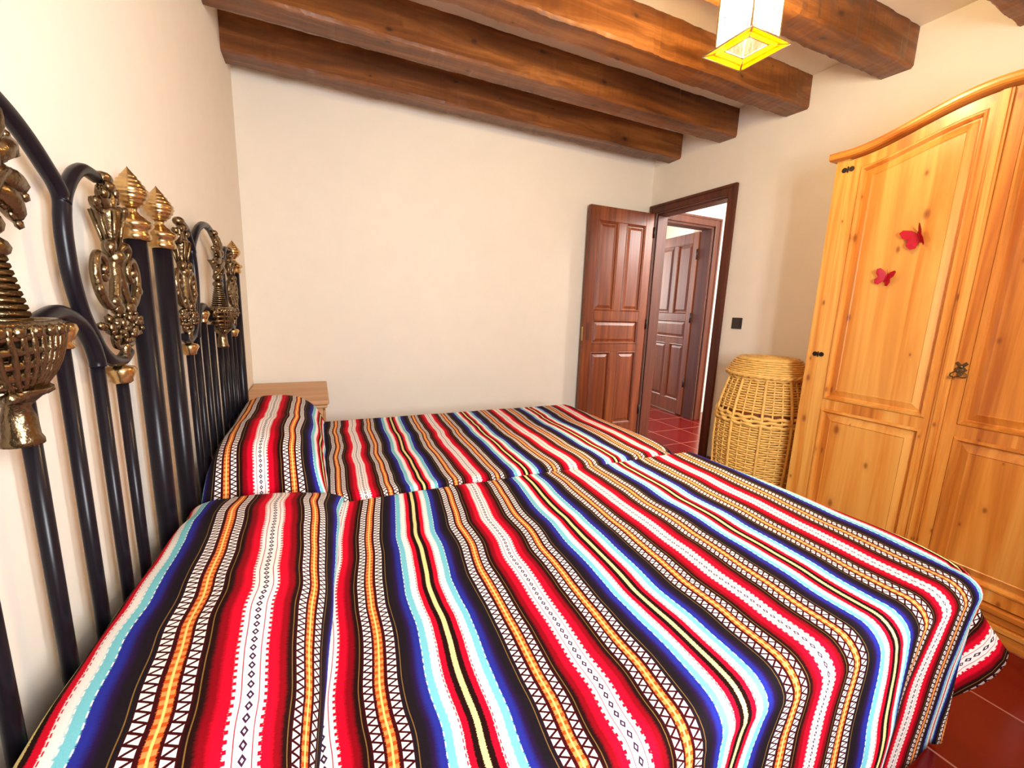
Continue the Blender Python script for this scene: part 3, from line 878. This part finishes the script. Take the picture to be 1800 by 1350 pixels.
b = MB(); b.prism([(.800, .142), (.836, .142), (.836, zt(.836)-.014), (.800, zt(.8)-.014)], XW-.0082, XW-.0002, 'x')
b.prism([(.808, .142), (.828, .142), (.828, zt(.828)-.014), (.808, zt(.81)-.014)], XW-.0135, XW-.0082, 'x')
b.build('astragal', M['pine'], d_l)
for dr, yh in ((d_l, 1.315), (d_r, .325)):
    for z in (1.895, 1.021):
        k = MB()
        for sg in (-1, 1):
            k.lathe([(.0118, -.004), (.0118, -.002), (.010, -.0002)][::-1], (XW, yh+.0155*sg, z), 8, 'x')
        k.lathe([(.003, -.013), (.003, .013)], (XW-.004, yh, z), 8)
        k.build('hinge', M['dark'], dr)
# drop handle on the right-hand door
hy, hz = .781, 1.03
k = MB()
for an in (45, 135, 225, 315):
    k.rbox(Vector((XW-.002, hy+math.cos(R(an))*.011, hz+math.sin(R(an))*.011)), (.0018, .012, .006), Matrix.Rotation(R(an), 3, 'X'), .001)
k.blob((XW-.005, hy, hz), (.005, .007, .007))
k.rbox(Vector((XW-.003, hy, hz-.020)), (.002, .008, .016), Matrix.Identity(3), .001)
k.tube(cr([(XW-.008, hy-.004, hz-.016), (XW-.011, hy-.022, hz-.028), (XW-.011, hy-.024, hz-.038), (XW-.011, hy-.010, hz-.042), (XW-.011, hy, hz-.038), (XW-.011, hy+.010, hz-.042), (XW-.011, hy+.024, hz-.038), (XW-.011, hy+.022, hz-.028), (XW-.008, hy+.004, hz-.016)], 4), .0024, 8)
k.build('handle', M['bronze'], d_r)

# ------------------------------------------------------------------ butterflies on the wardrobe
def butterfly(c, roll, scale, lifts, label):
    """lies on the panel plane; lifts = how far each wing folds off the wood"""
    c = Vector(c)
    o = empty('butterfly_ornament', c, label, 'ornament', 'red butterflies')
    Rr = Matrix.Rotation(roll, 3, 'X')
    k = MB()
    ax = Rr @ Vector((0, 0, 1)); 
    k.tube([c+Vector((-.0035, 0, 0))+ax*(t*scale) for t in (-.5, -.2, .1, .38, .5)], [.001*scale/.03, .0018*scale/.03, .0024*scale/.03, .002*scale/.03, .0015*scale/.03], 8)
    for sg in (-1, 1):
        k.tube([c+Vector((-.004, 0, 0))+Rr@Vector((0, 0, .5*scale)), c+Vector((-.006, 0, 0))+Rr@Vector((0, .22*scale*sg, .95*scale))], .0005, 5)
    k.build('body', M['red'], o)
    out = [(0, .28), (.35, .75), (.85, 1.0), (1.12, .85), (1.05, .35), (.72, .02), (.95, -.35), (.78, -.80), (.42, -.85), (.10, -.35)]
    for sg, lf in ((-1, lifts[0]), (1, lifts[1])):
        k = MB(); rows = []
        P_ = [(a*scale, q*scale) for a, q in out]
        for off in (-.0008, .0008):
            ring = []
            for a, q in P_:
                bend = lf
                y = a*math.cos(bend)*sg; x = -(.003+a*math.sin(bend))+off
                ring.append(c+Vector((x, 0, 0))+Rr@Vector((0, y, q)))
            rows.append(k.ring(ring))
        k.bridge(rows[0], rows[1], False)
        for r_, fl in ((rows[0], False), (rows[1], True)):
            cen = k.bm.verts.new(sum((v.co for v in r_), Vector())/len(r_)+Vector((-.0015, 0, 0)))
            for i in range(len(r_)):
                k.bm.faces.new((r_[i], r_[(i+1) % len(r_)], cen) if not fl else (r_[(i+1) % len(r_)], r_[i], cen))
        k.build('wing', M['red'], o)
    return o
butterfly((XW+.003, .995, 1.548), R(-20), .050, (R(58), R(22)), 'larger red butterfly ornament, upper one on the left wardrobe door')
butterfly((XW+.003, 1.088, 1.386), R(14), .038, (R(30), R(30)), 'smaller red butterfly ornament, lower one on the left wardrobe door')

# ------------------------------------------------------------------ wicker basket
BX, BY = 2.900, 1.700
bk = empty('laundry_basket', (BX, BY, 0), 'tall round wicker laundry basket with lid between door and wardrobe', 'basket')
def brad(z):
    pts = [(0, .205), (.10, .222), (.25, .240), (.42, .249), (.54, .250), (.62, .243), (.70, .229), (.78, .209), (.84, .192)]
    for (a, ra), (c, rc) in zip(pts, pts[1:]):
        if z <= c: return ra+(rc-ra)*(z-a)/(c-a)
    return pts[-1][1]
NS = 30
m = MB()
m.lathe([(.01, .012)]+[(brad(z)-.007, z) for z in [i*.84/24 for i in range(25)]], (BX, BY, 0.006), 48)
m.build('gap_shade_shell', M['wickshade'], bk)  # inner shell coloured darker to paint the shade in the gaps between strands
m = MB()
for i in range(59):
    z = .014+i*.0141
    thick = .0072; ph = (i % 2)*PI
    if .565 < z < .635: continue
    pts = []
    for k_ in range(NS*4):
        a = 2*PI*k_/(NS*4)
        r = brad(z)+.0045*math.cos(a*NS/2+ph)
        pts.append((BX+r*math.cos(a), BY+r*math.sin(a), z+.0008*math.sin(a*9+i)))
    m.tube(pts, thick*.90, 6, True)
for s in range(NS):
    a = 2*PI*s/NS
    wide = (s % 3 == 0)
    pts = [(BX+(brad(z)+(.0095 if wide else .004))*math.cos(a), BY+(brad(z)+(.0095 if wide else .004))*math.sin(a), z) for z in [.005+.83*i/18 for i in range(19)]]
    m.tube(pts, .0082 if wide else .0050, 7)
for zz, r_, ph in ((.575, .0105, 0), (.597, .0105, 2.), (.619, .0105, 4.), (.012, .011, 0), (.836, .009, 1.)):
    pts = []
    for k_ in range(120):
        a = 2*PI*k_/120; r = brad(zz)+.006+.004*math.sin(a*20+ph)
        pts.append((BX+r*math.cos(a), BY+r*math.sin(a), zz+.004*math.cos(a*20+ph)))
    m.tube(pts, r_, 7, True)
m.build('body', M['wick'], bk)
m = MB()
def lrad(z): return .212-.050*((z-.862)/.088)**1.6
for i in range(8):
    z = .862+i*.0118
    pts = []
    for k_ in range(NS*4):
        a = 2*PI*k_/(NS*4); r = lrad(z)+.0038*math.cos(a*NS/2+(i % 2)*PI)
        pts.append((BX+r*math.cos(a), BY+r*math.sin(a), z))
    m.tube(pts, .0066, 6, True)
for i in range(13):
    r0 = .156-.0120*i; z = .950+.004*math.sin(PI/2*(i/12))
    m.tube([(BX+(r0)*math.cos(2*PI*k_/72), BY+r0*math.sin(2*PI*k_/72), z+.0022*math.cos(k_*2*PI/72*24+(i % 2)*PI)) for k_ in range(72)], .0074, 6, True)
for ph in (0, PI):
    m.tube([(BX+(.217+.004*math.cos(k_*2*PI/120*18+ph))*math.cos(2*PI*k_/120), BY+(.217+.004*math.cos(k_*2*PI/120*18+ph))*math.sin(2*PI*k_/120), .856+.006*math.sin(k_*2*PI/120*18+ph)) for k_ in range(120)], .0088, 7, True)
m.lathe([(.185, .846), (.206, .85), (.206, .862), (.158, .946), (.02, .948)], (BX, BY, 0), 48)
m.build('lid', M['wick'], bk)

# ------------------------------------------------------------------ light switch
sw = empty('light_switch', (W, 2.157, 1.144), 'small dark square light switch on the right wall beside the door', 'switch')
MB().box((W-.009, 2.117, 1.104), (W-.0005, 2.197, 1.184), .003, 2).build('plate', M['switch'], sw)
k = MB(); k.prism([(2.129, 1.118), (2.185, 1.118), (2.185, 1.170), (2.129, 1.170)], W-.0135, W-.0092, 'x'); k.build('rocker', M['switch'], sw)

# ------------------------------------------------------------------ lantern
LX, LY, LZ = 1.885, 1.266, 2.172
ln = empty('ceiling_lantern', (LX, LY, ZC), 'square stained glass ceiling lantern with flared yellow glass skirt, lit', 'lamp')
hb = .073; ZT = 2.42
MB().lathe([(.05, ZC-.03), (.055, ZC-.012), (.055, ZC-.0005)], (LX, LY, 0), 20).build('ceiling_rose', M['came'], ln)
MB().tube([(LX, LY, ZC-.03), (LX, LY, ZT+.045)], .006, 10).build('rod', M['came'], ln)
m = MB()
for sx in (-1, 1):
    for sy in (-1, 1):
        m.box((LX+sx*hb-.0035, LY+sy*hb-.0035, LZ+.012), (LX+sx*hb+.0035, LY+sy*hb+.0035, ZT), .001)
for z in (LZ+.010, ZT):
    for sg in (-1, 1):
        m.box((LX-hb, LY+sg*hb-.0032, z-.003), (LX+hb, LY+sg*hb+.0032, z+.003)); m.box((LX+sg*hb-.0032, LY-hb, z-.003), (LX+sg*hb+.0032, LY+hb, z+.003))
m.loops([[(LX-q, LY-q, z), (LX+q, LY-q, z), (LX+q, LY+q, z), (LX-q, LY+q, z)] for q, z in ((hb+.01, ZT+.003), (hb+.01, ZT+.008), (.02, ZT+.04), (.012, ZT+.05))])
m.build('frame', M['came'], ln)
for dx, dy in ((-1, 0), (1, 0), (0, -1), (0, 1)):
    if dx: MB().box((LX+dx*hb-.0012, LY-hb+.0036, LZ+.0132), (LX+dx*hb+.0012, LY+hb-.0036, ZT-.0032)).build('glass_panel', M['lglass'], ln)
    else: MB().box((LX-hb+.0036, LY+dy*hb-.0012, LZ+.0132), (LX+hb-.0036, LY+dy*hb+.0012, ZT-.0032)).build('glass_panel', M['lglass'], ln)
k = MB(); rnd = random.Random(3)
for sx, sy in ((-1, 0), (1, 0), (0, -1), (0, 1)):
    def q_(a, z): return (LX+sx*(hb+.0022)+(a if sy else 0), LY+sy*(hb+.0022)+(a if sx else 0), z)
    for n_ in range(6):
        a = -.055+.022*n_; z0 = LZ+.014
        k.tube(cr([q_(a, z0), q_(a+rnd.uniform(-.010, .010), z0+.035), q_(a+rnd.uniform(-.012, .012), z0+.07), q_(a+rnd.uniform(-.006, .006), z0+rnd.uniform(.10, .18))], 4), .0019, 6)
    for n_ in range(5):
        a = rnd.uniform(-.05, .05); z = LZ+rnd.uniform(.06, .17)
        k.tube([q_(a+.010*math.cos(2*PI*i/10), z+.013*math.sin(2*PI*i/10)) for i in range(10)], .0019, 6, True)
k.build('lead_tracery', M['dark'], ln)
# skirt: four sloping yellow panes between an outer and an inner square rim
qo, qi, zo, zi = .104, .052, LZ-.004, LZ+.004
cs = [(-1, -1), (1, -1), (1, 1), (-1, 1)]
for i in range(4):
    a, c = cs[i], cs[(i+1) % 4]; k = MB()
    top_ = [(LX+a[0]*qo, LY+a[1]*qo, zo), (LX+c[0]*qo, LY+c[1]*qo, zo), (LX+c[0]*qi, LY+c[1]*qi, zi), (LX+a[0]*qi, LY+a[1]*qi, zi)]
    r0 = k.ring(top_); r1 = k.ring([(p[0], p[1], p[2]-.0025) for p in top_]); k.bridge(r0, r1, False); k.cap(r0); k.cap(r1, True)
    k.build('skirt_pane', M['yglass'], ln)
k = MB()
for q, z in ((qo, zo-.001), (qi, zi-.001)):
    for i in range(4):
        a, c = cs[i], cs[(i+1) % 4]; k.tube([(LX+a[0]*q, LY+a[1]*q, z), (LX+c[0]*q, LY+c[1]*q, z)], .0032, 8)
for a in cs: k.tube([(LX+a[0]*qo, LY+a[1]*qo, zo-.001), (LX+a[0]*qi, LY+a[1]*qi, zi-.001)], .0028, 8)
k.build('skirt_rim', M['came'], ln)
MB().lathe([(.012, 0), (.024, .02), (.030, .045), (.024, .068), (.014, .082), (.014, .10)], (LX, LY, 2.28), 18).build('bulb', M['bulb'], ln)

# ------------------------------------------------------------------ light
def area(name, loc, rot, sx, sy, power, col):
    l = bpy.data.lights.new(name, 'AREA'); l.shape = 'RECTANGLE'; l.size = sx; l.size_y = sy; l.energy = power; l.color = col
    o = bpy.data.objects.new(name, l); C.objects.link(o); o.location = loc; o.rotation_euler = rot
    return o
area('window_daylight', ((WX0+WX1)/2, YN-.17, (WZ0+WZ1)/2), (R(90), 0, 0), WX1-WX0-.02, WZ1-WZ0-.02, 105, (.96, .97, 1.))
area('hall_daylight', (4.3, 1.2, 2.3), (R(38), 0, 0), 1.2, 1.0, 90, (1, .96, .90))
area('back_room_daylight', (4.2, 5.7, 1.7), (R(-95), 0, 0), 1.2, 1.2, 40, (1, .97, .92))
wl = bpy.data.worlds.new('World'); S.world = wl; wl.use_nodes = True
wl.node_tree.nodes['Background'].inputs[0].default_value = (.75, .85, 1, 1); wl.node_tree.nodes['Background'].inputs[1].default_value = 1.0

# ------------------------------------------------------------------ camera
cam = bpy.data.cameras.new('Camera'); cam.sensor_width = 36; cam.lens = 745.602/1800*36; cam.clip_start = .01
co_ = bpy.data.objects.new('Camera', cam); C.objects.link(co_)
r_ = Vector((0.9106651, -0.41168609, 0.03469352)); u_ = Vector((0.0416613, 0.1750526, 0.98367724)); f_ = Vector((0.41103943, 0.89435516, -0.17656568))
mw = Matrix((r_, u_, -f_)).transposed().to_4x4(); mw.translation = Vector((.39772, 0, 1.19768))
co_.matrix_world = mw
S.camera = co_
S.view_settings.view_transform = 'Standard'; S.view_settings.look = 'None'; S.view_settings.exposure = .68; S.view_settings.gamma = 1
S.view_settings.use_curve_mapping = False
S.cycles.max_bounces = 10; S.cycles.diffuse_bounces = 5; S.cycles.transparent_max_bounces = 12
S.cycles.sample_clamp_indirect = 6
